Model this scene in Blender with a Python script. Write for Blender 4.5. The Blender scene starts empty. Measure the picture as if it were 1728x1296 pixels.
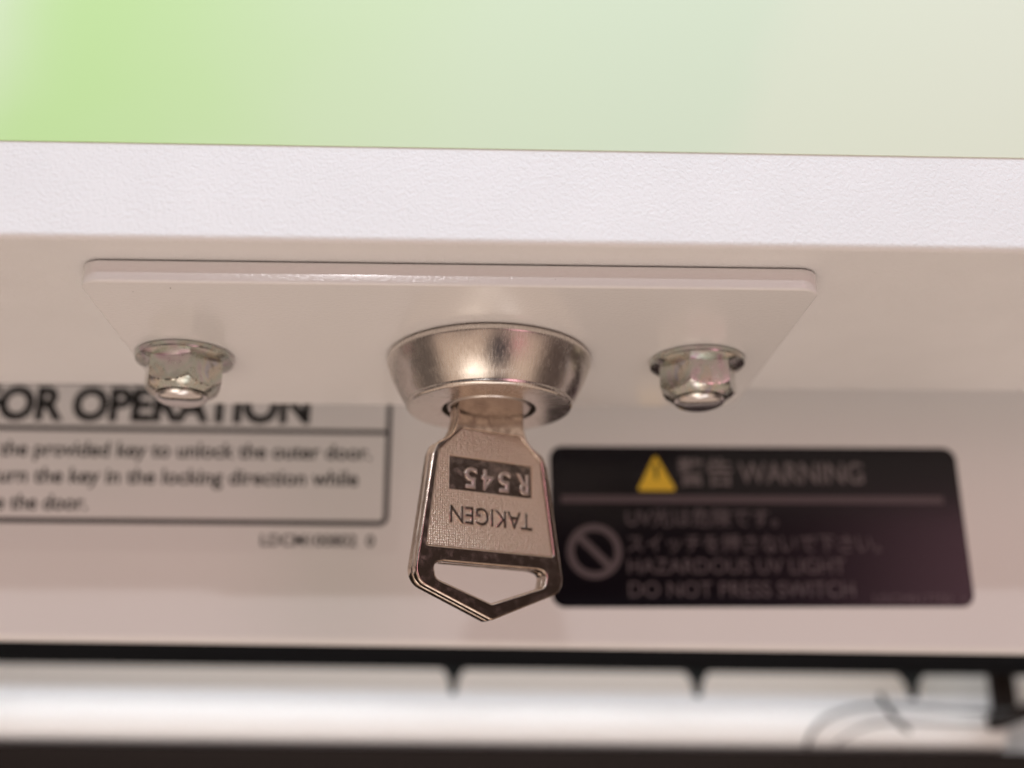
import bpy, bmesh, math, random
from mathutils import Matrix, Vector

S = 0.001                      # everything below is written in millimetres
SC = bpy.context.scene
COL = SC.collection
random.seed(7)

# ------------------------------------------------------------------ camera
cam_d = bpy.data.cameras.new('camera')
cam = bpy.data.objects.new('camera', cam_d)
COL.objects.link(cam)
SC.camera = cam
RIGHT = Vector((0.99888387, -0.04669006, -0.00714549))
UP = Vector((-0.00804081, -0.31715921, 0.94833822))
FWD = Vector((0.04654423, 0.94722229, 0.31718065))
CAM = Vector((1.70695, -127.91626, -60.75438)) * S
m = Matrix((RIGHT, UP, -FWD)).transposed().to_4x4()
m.translation = CAM
cam.matrix_world = m
cam_d.sensor_width = 36.0
cam_d.lens = 1951.23 / 1728 * 36.0
cam_d.clip_start = 0.005
cam_d.clip_end = 50.0
cam_d.dof.use_dof = True
cam_d.dof.focus_distance = 0.1510
cam_d.dof.aperture_fstop = 8.8

# ------------------------------------------------------------------ colour management
SC.view_settings.view_transform = 'Standard'
SC.view_settings.look = 'None'
SC.view_settings.gamma = 1.0
SC.view_settings.exposure = 0.0
SC.view_settings.use_curve_mapping = False
SC.render.engine = 'CYCLES'
SC.cycles.use_denoising = True
SC.cycles.max_bounces = 10
SC.cycles.sample_clamp_indirect = 6.0

# ------------------------------------------------------------------ world: the soft light of the room around the close-up
W = bpy.data.worlds.new('World')
SC.world = W
W.use_nodes = True
nt = W.node_tree
nt.nodes.clear()
out = nt.nodes.new('ShaderNodeOutputWorld')
bg = nt.nodes.new('ShaderNodeBackground')
tc = nt.nodes.new('ShaderNodeTexCoord')
sep = nt.nodes.new('ShaderNodeSeparateXYZ')
nz = nt.nodes.new('ShaderNodeTexNoise')
nz.inputs['Scale'].default_value = 2.3
nz.inputs['Detail'].default_value = 2.0
add = nt.nodes.new('ShaderNodeMath'); add.operation = 'MULTIPLY_ADD'
add.inputs[1].default_value = 0.16
mp = nt.nodes.new('ShaderNodeMath'); mp.operation = 'MULTIPLY_ADD'
mp.inputs[1].default_value = 0.5
mp.inputs[2].default_value = 0.5 - 0.04
ramp = nt.nodes.new('ShaderNodeValToRGB')
els = ramp.color_ramp.elements
els[0].position = 0.0; els[0].color = (0.53, 0.40, 0.325, 1)
els[1].position = 1.0; els[1].color = (1.0, 1.0, 1.05, 1)
for p, c in ((0.24, (0.74, 0.555, 0.435, 1)), (0.36, (0.63, 0.46, 0.365, 1)), (0.42, (0.42, 0.31, 0.26, 1)), (0.46, (0.06, 0.045, 0.045, 1)),
             (0.56, (0.030, 0.020, 0.017, 1)), (0.64, (0.05, 0.036, 0.032, 1)), (0.72, (0.60, 0.59, 0.62, 1)),
             (0.80, (1.15, 1.14, 1.20, 1))):
    e = els.new(p); e.color = c
nt.links.new(tc.outputs['Generated'], sep.inputs[0])
nt.links.new(tc.outputs['Generated'], nz.inputs['Vector'])
nt.links.new(nz.outputs['Fac'], add.inputs[0])
nt.links.new(sep.outputs['Z'], mp.inputs[0])
nt.links.new(mp.outputs[0], add.inputs[2])
sub = nt.nodes.new('ShaderNodeMath'); sub.operation = 'SUBTRACT'; sub.inputs[1].default_value = 0.04
nt.links.new(add.outputs[0], sub.inputs[0])
nt.links.new(sub.outputs[0], ramp.inputs['Fac'])
def room_patch(prev, az, el, inner, outer, color):
    """a soft-edged patch of tone added to the room light in the direction az (from -Y towards +X), el, in degrees"""
    a, e_ = math.radians(az), math.radians(el)
    d = nt.nodes.new('ShaderNodeVectorMath'); d.operation = 'DOT_PRODUCT'
    d.inputs[1].default_value = (math.sin(a) * math.cos(e_), -math.cos(a) * math.cos(e_), math.sin(e_))
    nt.links.new(tc.outputs['Generated'], d.inputs[0])
    r = nt.nodes.new('ShaderNodeMapRange'); r.interpolation_type = 'SMOOTHSTEP'
    r.inputs['From Min'].default_value = math.cos(math.radians(outer)); r.inputs['From Max'].default_value = math.cos(math.radians(inner))
    nt.links.new(d.outputs['Value'], r.inputs['Value'])
    mx = nt.nodes.new('ShaderNodeMix'); mx.data_type = 'RGBA'
    nt.links.new(r.outputs['Result'], mx.inputs['Factor'])
    nt.links.new(prev, mx.inputs['A']); mx.inputs['B'].default_value = (*color, 1)
    return mx.outputs['Result']
wc = ramp.outputs['Color']
wc = room_patch(wc, 31, 6, 5, 14, (2.5, 1.25, 1.45))       # pinkish glow added for the sheen on the black label
wc = room_patch(wc, 11, -28, 4, 20, (0.03, 0.028, 0.04))    # the dark camera and hand
wc = room_patch(wc, 34, -22, 2, 9, (0.80, 0.36, 0.38))
wc = room_patch(wc, -24, -50, 6, 20, (2.5, 2.15, 1.85))
wc = room_patch(wc, 30, -58, 4, 12, (2.3, 2.1, 2.0))
wc = room_patch(wc, 0, -82, 4, 13, (2.4, 2.15, 1.95))      # bright patches below, added for glints on the lock and bolts
wc = room_patch(wc, 88, -22, 10, 34, (0.10, 0.07, 0.06))
wc = room_patch(wc, -88, -20, 10, 32, (0.13, 0.10, 0.085))
nt.links.new(wc, bg.inputs['Color'])
bg.inputs['Strength'].default_value = 1.0
nt.links.new(bg.outputs[0], out.inputs['Surface'])

# ------------------------------------------------------------------ lamps
def area(name, loc, target, sx, sy, power, color):
    d = bpy.data.lights.new(name, 'AREA')
    d.shape = 'RECTANGLE'; d.size = sx; d.size_y = sy; d.energy = power; d.color = color
    o = bpy.data.objects.new(name, d); COL.objects.link(o)
    o.location = loc
    o.rotation_euler = (Vector(target) - Vector(loc)).to_track_quat('-Z', 'Y').to_euler()
    return o
area('ceiling_lamp', (0.10, -0.75, 0.95), (0, 0, 0), 0.45, 0.30, 7.3, (0.85, 1.0, 1.115))
area('plate_edge_strip', (0.0, -0.80, 0.335), (0, 0, 0), 1.3, 0.022, 0.30, (0.95, 0.97, 1.04))  # added low strip, gives the plate's front edge its sheen
area('spot_lamp', (-0.105, -0.80, 0.33), (0, 0, 0), 0.055, 0.014, 0.70, (1.0, 0.98, 1.0))
area('bar_fill_light', (0.02, 0.118, -0.029), (0.02, 0.172, -0.047), 0.34, 0.012, 0.085, (0.94, 0.97, 1.0))  # added fill hidden behind the panel, brightens the white bar and back wall

# ------------------------------------------------------------------ material helpers
def mat(name, color=(0.8, 0.8, 0.8), rough=0.5, metal=0.0, **kw):
    mt = bpy.data.materials.new(name); mt.use_nodes = True
    b = mt.node_tree.nodes['Principled BSDF']
    b.inputs['Base Color'].default_value = (*color, 1)
    b.inputs['Roughness'].default_value = rough
    b.inputs['Metallic'].default_value = metal
    for k, v in kw.items():
        b.inputs[k].default_value = v
    return mt, mt.node_tree, b

def coords(t, sc=(1, 1, 1)):
    tc = t.nodes.new('ShaderNodeTexCoord'); mpn = t.nodes.new('ShaderNodeMapping')
    mpn.inputs['Scale'].default_value = sc
    t.links.new(tc.outputs['Object'], mpn.inputs['Vector'])
    return mpn.outputs['Vector']

def noise(t, vec, scale, detail=3.0, rough=0.5, dist=0.0):
    n = t.nodes.new('ShaderNodeTexNoise')
    n.inputs['Scale'].default_value = scale; n.inputs['Detail'].default_value = detail
    n.inputs['Roughness'].default_value = rough; n.inputs['Distortion'].default_value = dist
    t.links.new(vec, n.inputs['Vector'])
    return n.outputs['Fac']

def bump(t, b, h, dist, strength=1.0):
    n = t.nodes.new('ShaderNodeBump')
    n.inputs['Distance'].default_value = dist; n.inputs['Strength'].default_value = strength
    t.links.new(h, n.inputs['Height']); t.links.new(n.outputs['Normal'], b.inputs['Normal'])
    return n

def cramp(t, fac, stops):
    r = t.nodes.new('ShaderNodeValToRGB')
    e = r.color_ramp.elements
    e[0].position, e[0].color = stops[0][0], (*stops[0][1], 1)
    e[1].position, e[1].color = stops[-1][0], (*stops[-1][1], 1)
    for p, c in stops[1:-1]:
        k = e.new(p); k.color = (*c, 1)
    t.links.new(fac, r.inputs['Fac'])
    return r.outputs['Color']

def fmath(t, op, a, b=None, c=None):
    n = t.nodes.new('ShaderNodeMath'); n.operation = op
    for i, x in enumerate((a, b, c)):
        if x is None: continue
        if isinstance(x, (int, float)): n.inputs[i].default_value = x
        else: t.links.new(x, n.inputs[i])
    return n.outputs[0]

def rng(t, fac, lo, hi, a=0.3, b=0.7):
    n = t.nodes.new('ShaderNodeMapRange')
    n.inputs['From Min'].default_value = a; n.inputs['From Max'].default_value = b
    n.inputs['To Min'].default_value = lo; n.inputs['To Max'].default_value = hi
    t.links.new(fac, n.inputs['Value'])
    return n.outputs['Result']

# white textured powder coat of the door
M_door, t, b = mat('textured_white_paint', (0.80, 0.795, 0.80), 0.5)
v = coords(t)
h1 = noise(t, v, 2000, 2.0, 0.45, 0.6)
h2 = noise(t, v, 3800, 1.0, 0.5, 0.3)
h = fmath(t, 'MULTIPLY_ADD', h2, 0.3, h1)
bump(t, b, h, 0.00011, 0.85)
t.links.new(cramp(t, noise(t, v, 90, 3), [(0.3, (0.785, 0.78, 0.785)), (0.7, (0.81, 0.805, 0.81))]), b.inputs['Base Color'])

# glossy white paint of the bolted plate
M_plate, t, b = mat('glossy_white_paint', (0.80, 0.79, 0.79), 0.2, **{'Coat Weight': 0.22, 'Coat Roughness': 0.1, 'Coat IOR': 1.6})
v = coords(t)
h = fmath(t, 'MULTIPLY_ADD', noise(t, v, 4200, 1.0), 0.25, noise(t, v, 1900, 2.0, 0.5, 0.4))
bump(t, b, h, 0.00007, 0.6)
sp = noise(t, v, 620, 1.0, 0.4)
t.links.new(cramp(t, sp, [(0.0, (0.03, 0.025, 0.02)), (0.168, (0.05, 0.04, 0.035)), (0.175, (0.80, 0.79, 0.79)), (1.0, (0.80, 0.79, 0.79))]), b.inputs['Base Color'])

# smooth paint of the cabinet panel
M_panel, t, b = mat('smooth_white_paint', (0.86, 0.85, 0.85), 0.45)
v = coords(t)
bump(t, b, noise(t, v, 1300, 2.0), 0.00003, 0.4)
t.links.new(cramp(t, noise(t, v, 30, 4), [(0.3, (0.845, 0.84, 0.84)), (0.7, (0.87, 0.865, 0.865))]), b.inputs['Base Color'])

# printed green film
M_film, t, b = mat('green_printed_film', (0.7, 0.82, 0.6), 0.6, **{'Specular IOR Level': 0.3})
tcn = t.nodes.new('ShaderNodeTexCoord'); sx = t.nodes.new('ShaderNodeSeparateXYZ')
t.links.new(tcn.outputs['Object'], sx.inputs[0])
vv = tcn.outputs['Object']
wob = noise(t, vv, 38, 2.0, 0.4, 0.5)
w2 = fmath(t, 'MULTIPLY_ADD', wob, 0.016, fmath(t, 'MULTIPLY_ADD', sx.outputs['Z'], -0.22, sx.outputs['X']))
fx = fmath(t, 'MULTIPLY_ADD', w2, 1 / 0.150, 0.5)
print_col = cramp(t, fx, [(0.0, (0.78, 0.90, 0.72)), (0.095, (0.76, 0.90, 0.69)), (0.17, (0.56, 0.85, 0.375)), (0.26, (0.575, 0.845, 0.40)),
                          (0.40, (0.645, 0.84, 0.53)), (0.56, (0.69, 0.84, 0.62)), (0.76, (0.675, 0.815, 0.64)),
                          (0.82, (0.74, 0.835, 0.665)), (1.0, (0.76, 0.825, 0.69))])
t.nodes[-1].color_ramp.interpolation = 'B_SPLINE'
t.links.new(print_col, b.inputs['Base Color'])
bump(t, b, noise(t, vv, 5200, 1.0), 0.00002, 0.15)

# printed label stock
M_paper, t, b = mat('white_label_film', (0.84, 0.83, 0.83), 0.4)
M_ink, t, b = mat('black_ink', (0.006, 0.006, 0.007), 0.45)
M_ink_grey, t, b = mat('dark_grey_ink', (0.022, 0.021, 0.024), 0.5)
M_black, t, b = mat('black_label_film', (0.004, 0.003, 0.006), 0.2, **{'Specular IOR Level': 0.4})
M_white_ink, t, b = mat('pale_grey_ink', (0.115, 0.095, 0.105), 0.4)
M_head_ink, t, b = mat('light_grey_ink', (0.19, 0.165, 0.17), 0.4)
M_dim_ink, t, b = mat('dim_grey_ink', (0.10, 0.075, 0.085), 0.4)
M_yellow, t, b = mat('yellow_ink', (0.86, 0.58, 0.04), 0.4)

# metals
M_lock, t, b = mat('brushed_nickel', (0.72, 0.67, 0.62), 0.24, 1.0)
tcn = t.nodes.new('ShaderNodeTexCoord'); sx = t.nodes.new('ShaderNodeSeparateXYZ')
t.links.new(tcn.outputs['Object'], sx.inputs[0])
ang = fmath(t, 'ARCTAN2', sx.outputs['X'], sx.outputs['Y'])
cmb = t.nodes.new('ShaderNodeCombineXYZ')
t.links.new(fmath(t, 'MULTIPLY', ang, 26.0), cmb.inputs[0]); t.links.new(fmath(t, 'MULTIPLY', sx.outputs['Z'], 450.0), cmb.inputs[2])
st = noise(t, cmb.outputs[0], 2.2, 4.0, 0.65)
cmb2 = t.nodes.new('ShaderNodeCombineXYZ')
t.links.new(fmath(t, 'MULTIPLY', ang, 2.0), cmb2.inputs[0]); t.links.new(fmath(t, 'MULTIPLY', sx.outputs['Z'], 9000.0), cmb2.inputs[2])
st2 = noise(t, cmb2.outputs[0], 1.0, 2.0)
pat = noise(t, tcn.outputs['Object'], 260, 4.0, 0.6, 0.6)
t.links.new(fmath(t, 'ADD', rng(t, st, 0.14, 0.27), rng(t, pat, -0.02, 0.08, 0.35, 0.65)), b.inputs['Roughness'])
t.links.new(cramp(t, st, [(0.25, (0.58, 0.53, 0.49)), (0.6, (0.76, 0.71, 0.66))]), b.inputs['Base Color'])
bump(t, b, fmath(t, 'MULTIPLY_ADD', pat, 0.5, fmath(t, 'MULTIPLY_ADD', st2, 0.35, st)), 0.00003, 0.28)

M_plug, t, b = mat('satin_nickel', (0.60, 0.54, 0.50), 0.3, 1.0)
bump(t, b, noise(t, coords(t), 2500, 2), 0.00002, 0.2)
M_gap, t, b = mat('dark_gap', (0.012, 0.010, 0.009), 0.7)

M_key, t, b = mat('polished_nickel', (0.72, 0.60, 0.51), 0.10, 1.0)
v = coords(t)
mo = noise(t, v, 750, 4.0, 0.6, 0.3)
t.links.new(rng(t, mo, 0.06, 0.32, 0.38, 0.80), b.inputs['Roughness'])
t.links.new(cramp(t, mo, [(0.35, (0.74, 0.63, 0.54)), (0.62, (0.56, 0.46, 0.39))]), b.inputs['Base Color'])
bump(t, b, noise(t, v, 1500, 3.0), 0.000015, 0.25)

M_grain, t, b = mat('grained_nickel', (0.70, 0.58, 0.48), 0.42, 1.0)
v = coords(t)
vo = t.nodes.new('ShaderNodeTexVoronoi'); vo.inputs['Scale'].default_value = 2900; vo.inputs['Randomness'].default_value = 0.35
t.links.new(v, vo.inputs['Vector'])
hh = fmath(t, 'MULTIPLY_ADD', noise(t, v, 5200, 2.0), 0.3, vo.outputs['Distance'])
bump(t, b, hh, 0.0002, 1.0)
M_digit, t, b = mat('bright_stamped_nickel', (0.74, 0.66, 0.60), 0.30, 1.0)
bump(t, b, noise(t, coords(t), 3000, 2), 0.00003, 0.4)

M_zinc, t, b = mat('iridescent_zinc', (0.7, 0.68, 0.6), 0.16, 1.0)
v = coords(t)
z1 = noise(t, v, 260, 3.0, 0.55, 0.8)
zc = cramp(t, z1, [(0.30, (0.50, 0.40, 0.45)), (0.42, (0.56, 0.53, 0.52)), (0.50, (0.49, 0.53, 0.48)),
                          (0.58, (0.58, 0.53, 0.46)), (0.70, (0.42, 0.43, 0.50))])
spots = rng(t, noise(t, v, 620, 4.0, 0.6), 0.0, 0.8, 0.63, 0.70)
mxs = t.nodes.new('ShaderNodeMix'); mxs.data_type = 'RGBA'
t.links.new(spots, mxs.inputs['Factor']); t.links.new(zc, mxs.inputs['A']); mxs.inputs['B'].default_value = (0.22, 0.19, 0.16, 1)
t.links.new(mxs.outputs['Result'], b.inputs['Base Color'])
t.links.new(rng(t, noise(t, v, 900, 4.0), 0.10, 0.32), b.inputs['Roughness'])
bump(t, b, noise(t, v, 500, 2.0), 0.00002, 0.25)

M_dull, t, b = mat('dull_zinc', (0.72, 0.69, 0.68), 0.2, 1.0)
bump(t, b, noise(t, coords(t), 900, 3.0), 0.00003, 0.3)
M_rubber, t, b = mat('black_painted_steel', (0.0025, 0.002, 0.002), 0.8, **{'Specular IOR Level': 0.05})
M_peg, t, b = mat('dark_peg', (0.006, 0.007, 0.007), 0.7, **{'Specular IOR Level': 0.1})
M_back, t, b = mat('beige_chamber_wall', (0.78, 0.67, 0.58), 0.5)
M_bar, t, b = mat('white_enamel', (0.82, 0.81, 0.80), 0.35)
M_sill, t, b = mat('dark_brown_sill', (0.014, 0.009, 0.007), 0.8, **{'Specular IOR Level': 0.15})
M_clear, t, b = mat('grey_wire', (0.025, 0.027, 0.027), 0.4)
M_side, t, b = mat('pale_side_wall', (0.79, 0.79, 0.75), 0.45)

# ------------------------------------------------------------------ mesh helpers
def finish(name, me, material, parent=None, smooth=30):
    me.materials.clear(); me.materials.append(material)
    if smooth:
        me.polygons.foreach_set('use_smooth', [True] * len(me.polygons))
        me.set_sharp_from_angle(angle=math.radians(smooth))
    me.name = name
    o = bpy.data.objects.new(name, me); COL.objects.link(o)
    if parent: o.parent = parent
    return o

def tag(o, label=None, cat=None, group=None, kind=None):
    if label: o['label'] = label
    if cat: o['category'] = cat
    if group: o['group'] = group
    if kind: o['kind'] = kind
    return o

def empty(name, mtx):
    o = bpy.data.objects.new(name, None); COL.objects.link(o)
    o.empty_display_size = 0.005
    o.matrix_world = mtx
    return o

def from_bm(bm):
    bmesh.ops.recalc_face_normals(bm, faces=bm.faces)
    bm.transform(Matrix.Scale(S, 4))
    me = bpy.data.meshes.new('m'); bm.to_mesh(me); bm.free()
    return me

def box_mesh(x0, x1, y0, y1, z0, z1, bev=0.0, seg=3):
    bm = bmesh.new()
    bmesh.ops.create_cube(bm, size=1.0)
    for q in bm.verts:
        q.co = Vector(((x0 + x1) / 2 + q.co.x * (x1 - x0), (y0 + y1) / 2 + q.co.y * (y1 - y0), (z0 + z1) / 2 + q.co.z * (z1 - z0)))
    if bev:
        bmesh.ops.bevel(bm, geom=bm.edges[:], offset=bev, segments=seg, profile=0.5, affect='EDGES')
    return from_bm(bm)

def lathe(profile, n=128, rfun=None):
    """profile: list of (radius, z); closed at the ends when the radius is 0"""
    bm = bmesh.new(); rows = []
    for r, z in profile:
        if r <= 1e-6: rows.append([bm.verts.new((0, 0, z))])
        else:
            rows.append([bm.verts.new((rr * math.cos(a), rr * math.sin(a), z)) for i in range(n)
                         for a in (2 * math.pi * i / n,) for rr in ((r if rfun is None else rfun(r, z, a)),)])
    for A, B in zip(rows, rows[1:]):
        for i in range(n):
            j = (i + 1) % n
            if len(A) == 1 and len(B) == 1: continue
            if len(A) == 1: bm.faces.new((A[0], B[i], B[j]))
            elif len(B) == 1: bm.faces.new((A[i], A[j], B[0]))
            else: bm.faces.new((A[i], A[j], B[j], B[i]))
    return from_bm(bm)

def rounded(pts):
    """pts: (x, y, corner radius) -> outline with rounded corners"""
    res = []; n = len(pts)
    for i in range(n):
        p = Vector(pts[i][:2]); r = pts[i][2]
        a = Vector(pts[i - 1][:2]); c = Vector(pts[(i + 1) % n][:2])
        if r <= 0: res.append(p); continue
        d1 = (a - p).normalized(); d2 = (c - p).normalized()
        half = d1.angle(d2) / 2
        tl = min(r / math.tan(half), (a - p).length * 0.49, (c - p).length * 0.49)
        p1 = p + d1 * tl; p2 = p + d2 * tl
        k = max(4, int(8 * (math.pi - 2 * half)))
        rr = tl * math.tan(half)
        cen = p + (d1 + d2).normalized() * (rr / math.sin(half))
        v1 = p1 - cen; v2 = p2 - cen
        angt = v1.angle_signed(v2)
        for j in range(k + 1):
            q = v1.copy(); th = -angt * j / k
            q = Vector((v1.x * math.cos(th) - v1.y * math.sin(th), v1.x * math.sin(th) + v1.y * math.cos(th)))
            res.append(cen + q)
    return res

def curve_mesh(loops, z0, z1, bev=0.0, res=3):
    """solid between z0 and z1 with the outer outline loops[0] and holes loops[1:]; edges rounded by bev"""
    cu = bpy.data.curves.new('c', 'CURVE'); cu.dimensions = '2D'; cu.fill_mode = 'BOTH'
    for lp in loops:
        sp = cu.splines.new('POLY'); sp.points.add(len(lp) - 1); sp.use_cyclic_u = True
        for q, p in zip(sp.points, lp): q.co = (p[0], p[1], 0, 1)
    cu.extrude = (z1 - z0) / 2 - bev; cu.bevel_depth = bev; cu.bevel_resolution = res; cu.offset = -bev
    return curve_to_mesh(cu, (z0 + z1) / 2)

def curve_to_mesh(cu, zc=0.0):
    o = bpy.data.objects.new('c', cu); COL.objects.link(o)
    dg = bpy.context.evaluated_depsgraph_get(); dg.update()
    me = bpy.data.meshes.new_from_object(o.evaluated_get(dg))
    bpy.data.objects.remove(o); bpy.data.curves.remove(cu)
    me.transform(Matrix.Scale(S, 4) @ Matrix.Translation((0, 0, zc)))
    return me

def text_mesh(body, x0, y0, cap, x1=None, z=0.0, thick=0.02, bold=0.0, rot180=False, bev=0.0, spacing=1.0):
    """lettering with its baseline start at (x0, y0), capital height cap; squeezed to end at x1"""
    cu = bpy.data.curves.new('t', 'FONT'); cu.body = body
    cu.size = cap / 0.727; cu.offset = bold; cu.extrude = max(thick / 2 - bev, 0.0005); cu.bevel_depth = bev; cu.bevel_resolution = 2
    cu.space_character = spacing
    cu.fill_mode = 'BOTH'
    me = curve_to_mesh(cu)
    xs = [q.co.x / S for q in me.vertices]
    lo, hi = min(xs), max(xs)
    k = 1.0 if x1 is None else (x1 - x0) / (hi - lo)
    M = Matrix.Translation((x0, y0, z)) @ Matrix.Diagonal((k, 1, 1, 1)) @ Matrix.Translation((-lo, 0, 0))
    if rot180:
        M = Matrix.Translation((x0, y0, z)) @ Matrix.Rotation(math.pi, 4, 'Z') @ Matrix.Diagonal((k, 1, 1, 1)) @ Matrix.Translation((-lo, 0, 0))
    me.transform(Matrix.Scale(S, 4) @ M @ Matrix.Scale(1 / S, 4))
    return me

def tube_mesh(pts, rad, res=6):
    cu = bpy.data.curves.new('t', 'CURVE'); cu.dimensions = '3D'
    sp = cu.splines.new('NURBS'); sp.points.add(len(pts) - 1); sp.use_endpoint_u = True; sp.order_u = 4
    for q, p in zip(sp.points, pts): q.co = (*p, 1)
    cu.bevel_depth = rad; cu.bevel_resolution = res; cu.use_fill_caps = True
    return curve_to_mesh(cu)

def arc(cx, cy, r, a0, a1, n=10):
    return [(cx + r * math.cos(math.radians(a0 + (a1 - a0) * i / n)), cy + r * math.sin(math.radians(a0 + (a1 - a0) * i / n))) for i in range(n + 1)]

def sweep_x(profile, x0, x1):
    """profile (y, z) closed, extruded along x"""
    bm = bmesh.new()
    A = [bm.verts.new((x0, y, z)) for y, z in profile]; B = [bm.verts.new((x1, y, z)) for y, z in profile]
    n = len(profile)
    for i in range(n):
        j = (i + 1) % n
        bm.faces.new((A[i], A[j], B[j], B[i]))
    bm.faces.new(A); bm.faces.new(B)
    return from_bm(bm)

def frame(origin, rz=0.0, tilt=0.0):
    """local XY upright, local Z towards the viewer; rz turns about the vertical, tilt rolls in its own plane"""
    c, s = math.cos(rz), math.sin(rz)
    X = Vector((c, s, 0)); Y = Vector((0, 0, 1)); Z = X.cross(Y)
    M = Matrix((X, Y, Z)).transposed().to_4x4()
    M.translation = Vector(origin) * S
    return M @ Matrix.Rotation(tilt, 4, 'Z')

# ================================================================== the cabinet: door, fixed panel, chamber
cabinet = empty('cabinet', Matrix.Translation((0.0, 0.06, -0.16)))
tag(cabinet, 'white cabinet with green graphic on its door, seen from below', 'cabinet')
def part_of_cabinet(o, mw, label=None):
    o.parent = cabinet; o.matrix_parent_inverse = Matrix.Translation((0.0, 0.06, -0.16)).inverted(); o.matrix_basis = mw
    if label: o['label'] = label
I4 = Matrix.Identity(4)
prof = [(0, 130)] + arc(0.9, 0.9, 0.9, 180, 270, 10) + arc(54.9, 0.8, 0.8, 270, 360, 6) + [(55.7, 130)]
door = finish('cabinet_door', sweep_x(prof, -170, 180), M_door, smooth=40)
door.name = 'door'; part_of_cabinet(door, I4, 'white textured door with rounded lower edge')
film = finish('graphic_film', box_mesh(-169, 179, -0.18, -0.003, 13.05, 129, 0.04, 2), M_film, door)
film['label'] = 'pale green printed film on the door front'

TILT = -0.0155
Mbody = Matrix.Translation((0.0067, 0, 0)) @ Matrix.Rotation(0.0155, 4, 'Y') @ Matrix.Translation((-0.0067, 0, 0))
panel = finish('cabinet_panel', box_mesh(-260, 280, 75, 78, -40.5, 90, 1.4, 6), M_panel)
panel.name = 'front_panel'; part_of_cabinet(panel, Mbody, 'white painted fixed cabinet panel behind the door carrying the two labels')

back = finish('chamber_wall', box_mesh(-320, 340, 230, 233, -160, 70), M_back)
back.name = 'chamber_wall'; part_of_cabinet(back, Mbody, 'beige back wall of the open chamber, blurred below the panel')

sill = finish('chamber_sill', box_mesh(-320, 340, 166, 200, -160, -55.2, 0.8, 3), M_sill)
sill.name = 'sill'; part_of_cabinet(sill, Mbody, 'dark brown sill along the bottom of the picture under the white bar')

bprof = arc(172, -48.7, 7.0, 100, 260, 14) + [(178, -55.15), (178, -41.8)]
bar = finish('white_bar', sweep_x(bprof, -200, 139), M_bar)
bar.name = 'white_bar'; part_of_cabinet(bar, Mbody, 'bright white rounded bar lying along the top of the dark sill')

rail = finish('hanging_rail', box_mesh(-235, 224, 147, 153, -38.1, -31.0, 0.6, 2), M_rubber)
rail.name = 'hanging_rail'; part_of_cabinet(rail, Mbody, 'black horizontal rail with tapered pegs just below the white panel')
for k, px in enumerate((1.8, 59.1, 110.4, -116.0)):
    bm = bmesh.new(); rows = []
    for z, w in ((-37.6, 3.5), (-38.7, 2.2), (-40.3, 1.2), (-43.8, 0.65)):
        rows.append([bm.verts.new((px + sx_ * w, 150 + sy_ * min(w, 1.8), z)) for sx_, sy_ in ((-1, -1), (1, -1), (1, 1), (-1, 1))])
    for A, B in zip(rows, rows[1:]):
        for i in range(4): bm.faces.new((A[i], A[(i + 1) % 4], B[(i + 1) % 4], B[i]))
    bm.faces.new(rows[0]); bm.faces.new(rows[-1])
    finish('peg', from_bm(bm), M_peg, rail, smooth=0)

post = finish('corner_post', box_mesh(134.8, 140.6, 160, 164, -47.5, -5, 0.6, 2), M_sill)
post.name = 'corner_post'; part_of_cabinet(post, Mbody, 'dark upright post at the right end of the chamber')
arm = finish('brace', tube_mesh([(132.0, 158.5, -48.8), (137, 158.5, -48.0), (141, 158.5, -45.8), (150, 158.5, -42.5)], 1.9), M_sill)
part_of_cabinet(arm, Mbody, 'dark slanting brace crossing the post')
sidew = finish('side_panel', box_mesh(142.2, 170, 176, 226, -100, 20, 0.6, 2), M_side)
sidew.name = 'side_panel'; part_of_cabinet(sidew, Mbody, 'pale greenish side panel beyond the post')

loop = empty('wire_loop', Matrix.Translation(Vector((112, 158, -54)) * S))
tag(loop, 'blurred grey wire loop in front of the right end of the white bar', 'wire')
def wire(pts, rad, name='wire', material=None):
    me = tube_mesh([(x - 112, y - 158, z + 54) for x, y, z in pts], rad)
    return finish(name, me, material or M_clear, loop)
wire([(85.5, 158, -56), (86.2, 158, -54), (88.5, 158, -50.5), (93, 158, -48.2), (100, 158, -46.3), (108, 158, -46.4), (120, 158, -47.3), (130, 158, -48.2), (139, 158, -47.9)], 0.5)
wire([(92, 156, -55.4), (97, 156, -51.8), (104, 156, -50.2), (112, 156, -50.6), (124, 156, -51.0), (138, 156, -50.4)], 0.28)
wire([(104.5, 157, -43.6), (104.8, 157, -46), (106.5, 157, -49), (110.5, 157, -52.5)], 0.65, 'wire_knot', M_peg)

# ================================================================== bolted plate under the door
T0, T1 = -0.2, -3.19
pl = rounded([(-45.5, 5.4, 2.8), (47.9, 5.4, 2.8), (47.9, 55.68, 2.8), (-45.5, 55.68, 2.8)])
plate = finish('mounting_plate', curve_mesh([pl], T1, T0, 0.4, 4), M_plate, smooth=40)
tag(plate, 'glossy white rounded plate bolted flat under the cabinet door', 'plate')

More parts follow.
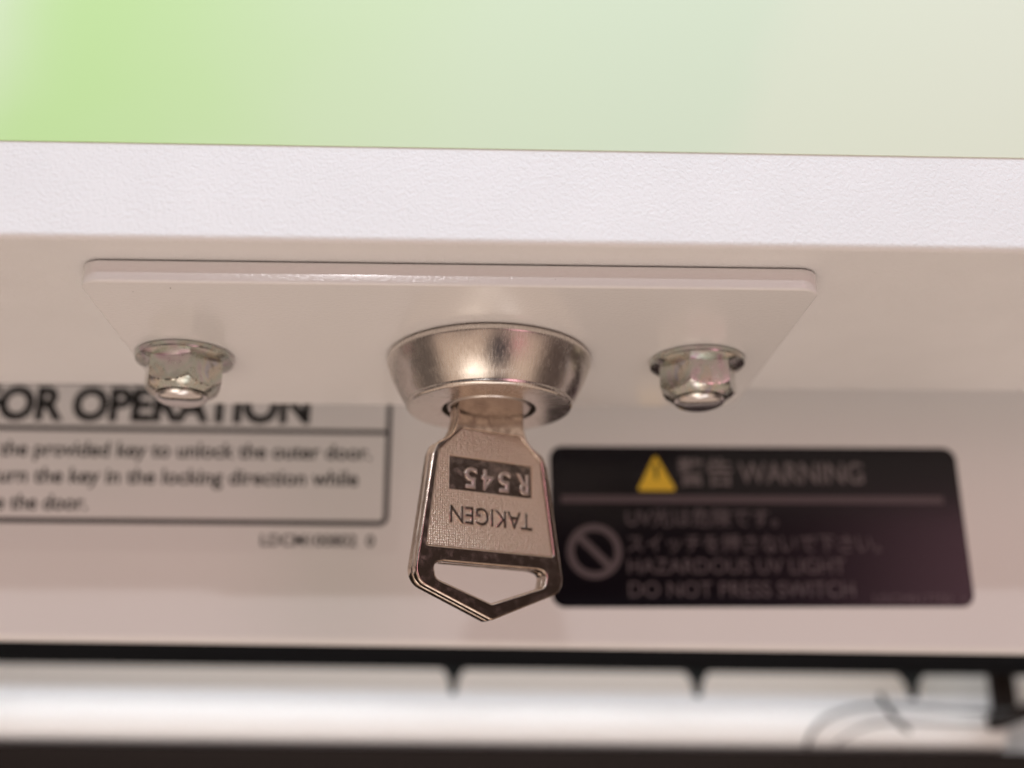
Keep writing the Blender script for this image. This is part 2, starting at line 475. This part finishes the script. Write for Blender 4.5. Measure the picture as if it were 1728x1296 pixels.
# ================================================================== flange bolts
def make_bolt():
    root = empty('flange_bolt', Matrix.Identity(4))
    fl = lathe([(0, 0.0), (6.6, 0.0), (6.9, -0.15), (7.02, -0.5), (6.9, -0.95), (6.5, -1.15), (5.2, -1.65), (4.0, -1.9), (0, -1.9)], 96)
    finish('flange', fl, M_zinc, root, 35)
    af = 5.05
    def hexr(r, z, a):
        k = math.radians(60)
        aa = (a + k / 2) % k - k / 2
        h = af / math.cos(aa)
        return min(r, h)
    prof = [(0, -1.3), (6.2, -1.3)] + [(6.2, -1.5), (6.2, -2.6), (6.2, -3.7), (6.05, -4.1)]
    prof += [(5.9 - 1.65 * (i / 10) ** 1.7, -4.3 - 1.7 * i / 10) for i in range(11)] + [(4.1, -6.1), (0, -6.1)]
    finish('hex_head', lathe(prof, 240, hexr), M_zinc, root, 22)
    cap = lathe([(4.1, -6.0), (3.45, -6.05), (3.45, -6.15), (3.65, -6.25), (3.7, -6.45), (3.5, -6.8), (3.1, -7.05), (2.4, -7.3), (1.5, -7.43), (0, -7.48)], 96)
    finish('head_boss', cap, M_dull, root, 40)
    return root

def copy_thing(o):
    c = o.copy(); COL.objects.link(c)
    for ch in list(o.children):
        d = ch.copy(); COL.objects.link(d); d.parent = c
    return c

YB = 32.2
bolt = make_bolt()
bolt.matrix_world = Matrix.Translation(Vector((-37.96, YB, T1)) * S) @ Matrix.Rotation(math.radians(-40.0), 4, 'Z')
tag(bolt, 'greenish zinc flange bolt over the lettering, left of the lock', 'bolt', 'flange bolts holding the plate')
bolt2 = copy_thing(bolt)
bolt2.matrix_world = Matrix.Translation(Vector((37.04, YB, T1)) * S) @ Matrix.Rotation(math.radians(-142.0), 4, 'Z')
tag(bolt2, 'pinkish zinc flange bolt right of the lock, above the black label', 'bolt', 'flange bolts holding the plate')

# ================================================================== lock
lock = empty('cam_lock', Matrix.Translation(Vector((6.21, YB, T1)) * S))
tag(lock, 'conical brushed nickel lock housing in the middle of the white plate', 'lock')
pr = [(0, 0), (14.2, 0)] + arc(14.0, -0.95, 0.95, 80, -12, 10) + [(14.86, -1.35), (14.70, -1.9), (14.10, -3.4), (13.40, -4.9), (12.60, -6.3), (12.08, -7.1)] + arc(11.45, -7.32, 0.6, 12, -88, 8) + \
     [(6.85, -7.92), (6.80, -6.9), (0, -6.9)]
finish('housing', lathe(pr, 192), M_lock, lock, 35)
finish('plug_gap', lathe([(6.79, -6.95), (5.9, -6.95)], 96), M_gap, lock)
finish('plug', lathe([(6.12, -6.9), (6.12, -7.6), (5.9, -7.86), (0, -7.86)], 128), M_plug, lock, 35)

# ================================================================== key
TH = math.radians(27.4)
key = empty('key', frame((6.21, YB, 0), TH))
tag(key, 'polished nickel key with a grained bow hanging from the lock', 'key')
U0 = -0.35
def mirror(half):
    return [(U0 + x, y, r) for x, y, r in half] + [(U0 - x, y, r) for x, y, r in reversed(half) if abs(x) > 1e-6]
half = [(5.35, -9.0, 0), (5.35, -13.6, 3.6), (6.1, -15.9, 3.0), (8.65, -17.5, 1.1), (9.25, -19.0, 1.5), (11.8, -36.7, 2.6), (0.0, -41.45, 0.9)]
def mk(h, k=0.0):
    return rounded(mirror(h))
def flip(p): return list(reversed(p))
outline = mk(half)
hole = mk([(7.4, -33.95, 1.0), (8.9, -34.3, 1.0), (8.5, -36.3, 1.0), (0.0, -39.15, 0.5)])
panel_half = [(4.7, -14.95, 0.5), (8.15, -18.35, 0.7), (9.95, -31.85, 0.25)]
panel_out = mk(panel_half)
win = [(U0 - 6.6, -19.0), (U0 + 6.85, -19.0), (U0 + 6.85, -23.8), (U0 - 6.6, -23.8)]
FZ = 1.40
rim = curve_mesh([outline, hole, panel_out], 0.15, FZ, 0.22, 3)
core_out = outline
core = curve_mesh([core_out, hole], -FZ, 0.15, 0.30, 3)
bm = bmesh.new(); bm.from_mesh(rim); bm.from_mesh(core); me = bpy.data.meshes.new('bow'); bm.to_mesh(me); bm.free()
finish('bow', me, M_key, key, 40)
finish('grained_panel', curve_mesh([mk([(4.66, -14.99, 0.5), (8.1, -18.38, 0.7), (9.9, -31.81, 0.25)]), win], 0.12, FZ - 0.22, 0.05, 2), M_grain, key, 40)
finish('number_window', curve_mesh([[(x * 1.0, y) for x, y in win]], 0.12, FZ - 0.48, 0.0), M_key, key, 40)
zt = FZ - 0.22
finish('raised_lettering', text_mesh('TAKIGEN', U0 + 6.65, -26.12 + 0.0, 2.5, U0 + 6.65 + 13.2, zt + 0.02, 0.22, 0.02, True, 0.07), M_key, key, 40)
zd = FZ - 0.48
for ch, uc in (('5', -3.45), ('4', -0.75), ('5', 1.95), ('R', 5.0)):
    finish('stamped_digit' if ch != 'R' else 'stamped_letter', text_mesh(ch, uc + 0.95, -20.45, 3.0, uc + 0.95 + 1.9, zd + 0.02, 0.30, -0.03, True, 0.11), M_digit, key, 50)

# ================================================================== instruction label (left)
YW = 75.0
LS = 1.08                      # the labels are drawn a little smaller than they are
lab = empty('instruction_label', frame((-10.93, YW, -2.28), 0.0, -0.0075) @ Matrix.Scale(LS, 4))
tag(lab, 'white instruction label with heavy black heading and thin black frame', 'label')
# local coordinates: x from the frame's right edge, y from the rule under the heading
finish('backing', curve_mesh([rounded([(-92, 9.5, 1), (2.2, 9.5, 1), (2.2, -20.6, 1), (-92, -20.6, 1)])], 0.0, 0.05), M_paper, lab, 0)
B = 0.055
def ring(x0, y0, x1, y1, r, w):
    return [rounded([(x0, y1, r), (x1, y1, r), (x1, y0, r), (x0, y0, r)]),
            flip(rounded([(x0 + w, y1 - w, r - w), (x1 - w, y1 - w, r - w), (x1 - w, y0 + w, r - w), (x0 + w, y0 + w, r - w)]))]
finish('border', curve_mesh(ring(-90, -16.0, 0.55, 8.6, 1.6, 0.85), B, B + 0.02), M_ink_grey, lab, 0)
finish('heading_rule', box_mesh(-89.1, -0.3, -0.45, 0.35, B, B + 0.021), M_ink_grey, lab, 0)
finish('heading_text', text_mesh('FOR OPERATION', -68.0, 1.6, 5.6, -13.2, B, 0.02, 0.36), M_ink, lab, 0)
finish('text_line', text_mesh('Use the provided key to unlock the outer door.', -69.9, -4.75, 2.55, -2.7, B, 0.02, 0.08), M_ink, lab, 0)
finish('text_line', text_mesh('turn the key in the locking direction while', -64.6, -9.25, 2.55, -4.7, B, 0.02, 0.08), M_ink, lab, 0)
finish('text_line', text_mesh('close the door.', -68.3, -13.75, 2.55, -48.4, B, 0.02, 0.08), M_ink, lab, 0)
finish('code_text', text_mesh('LDCM100802  0', -20.0, -19.35, 1.9, -1.6, B, 0.02, 0.05), M_ink, lab, 0)

# ================================================================== warning label (right)
wl = empty('warning_label', frame((18.38, YW, -33.86), 0.0, 0.0005) @ Matrix.Scale(LS, 4))
tag(wl, 'glossy black warning label with yellow triangle and pale lettering', 'label')
LW, LH = 69.7, 27.0
finish('backing', curve_mesh([rounded([(0, 0, 2.2), (LW, 0, 2.2), (LW, LH, 2.2), (0, LH, 2.2)])], 0.0, 0.05), M_black, wl, 0)
tri = finish('warning_triangle', curve_mesh([rounded([(14.6, 19.35, 0.4), (21.3, 19.35, 0.4), (17.95, 25.7, 0.4)])], B, B + 0.02), M_yellow, wl, 0)
ex = finish('exclamation_mark', curve_mesh([rounded([(17.6, 23.9, 0.15), (18.35, 23.9, 0.15), (18.15, 21.3, 0.1), (17.8, 21.3, 0.1)])], B + 0.025, B + 0.04), M_ink, tri, 0)
finish('divider', box_mesh(1.8, 66.6, 17.25, 18.55, B, B + 0.02), M_dim_ink, wl, 0)
finish('heading_text', text_mesh('警告', 21.6, 20.7, 3.7, 31.0, B, 0.02, 0.05), M_head_ink, wl, 0)
finish('heading_text', text_mesh('WARNING', 32.0, 20.75, 3.7, 53.3, B, 0.02, 0.04), M_head_ink, wl, 0)
for y, s, x1, cap in ((13.55, 'UV光は危険です。', 38.0, 2.45), (9.2, 'スイッチを押さないで下さい。', 55.0, 2.45),
                      (5.55, 'HAZARDOUS UV LIGHT', 48.7, 2.5), (1.75, 'DO NOT PRESS SWITCH', 49.8, 2.5)):
    finish('text_line', text_mesh(s, 12.6, y, cap, x1, B, 0.02, 0.02), M_white_ink, wl, 0)
finish('code_text', text_mesh('LDCM017700  1', 52.8, 0.75, 1.4, 68.0, B, 0.02, 0.0), M_dim_ink, wl, 0)
# prohibition sign: ring with a slanted bar
rc, ro, ri = (7.15, 9.15), 4.55, 3.35
circ = lambda r, n=64: [(rc[0] + r * math.cos(2 * math.pi * i / n), rc[1] + r * math.sin(2 * math.pi * i / n)) for i in range(n)]
me1 = curve_mesh([circ(ro), flip(circ(ri))], B, B + 0.02)
hw = 0.6
a_ = math.radians(-45)
dx, dy = math.cos(a_), math.sin(a_)
qs = [(rc[0] + dx * L + -dy * w, rc[1] + dy * L + dx * w) for L, w in ((-3.5, -hw), (3.5, -hw), (3.5, hw), (-3.5, hw))]
me2 = curve_mesh([qs], B, B + 0.018)
bm = bmesh.new(); bm.from_mesh(me1); bm.from_mesh(me2); me = bpy.data.meshes.new('p'); bm.to_mesh(me); bm.free()
finish('prohibition_sign', me, M_white_ink, wl, 0)
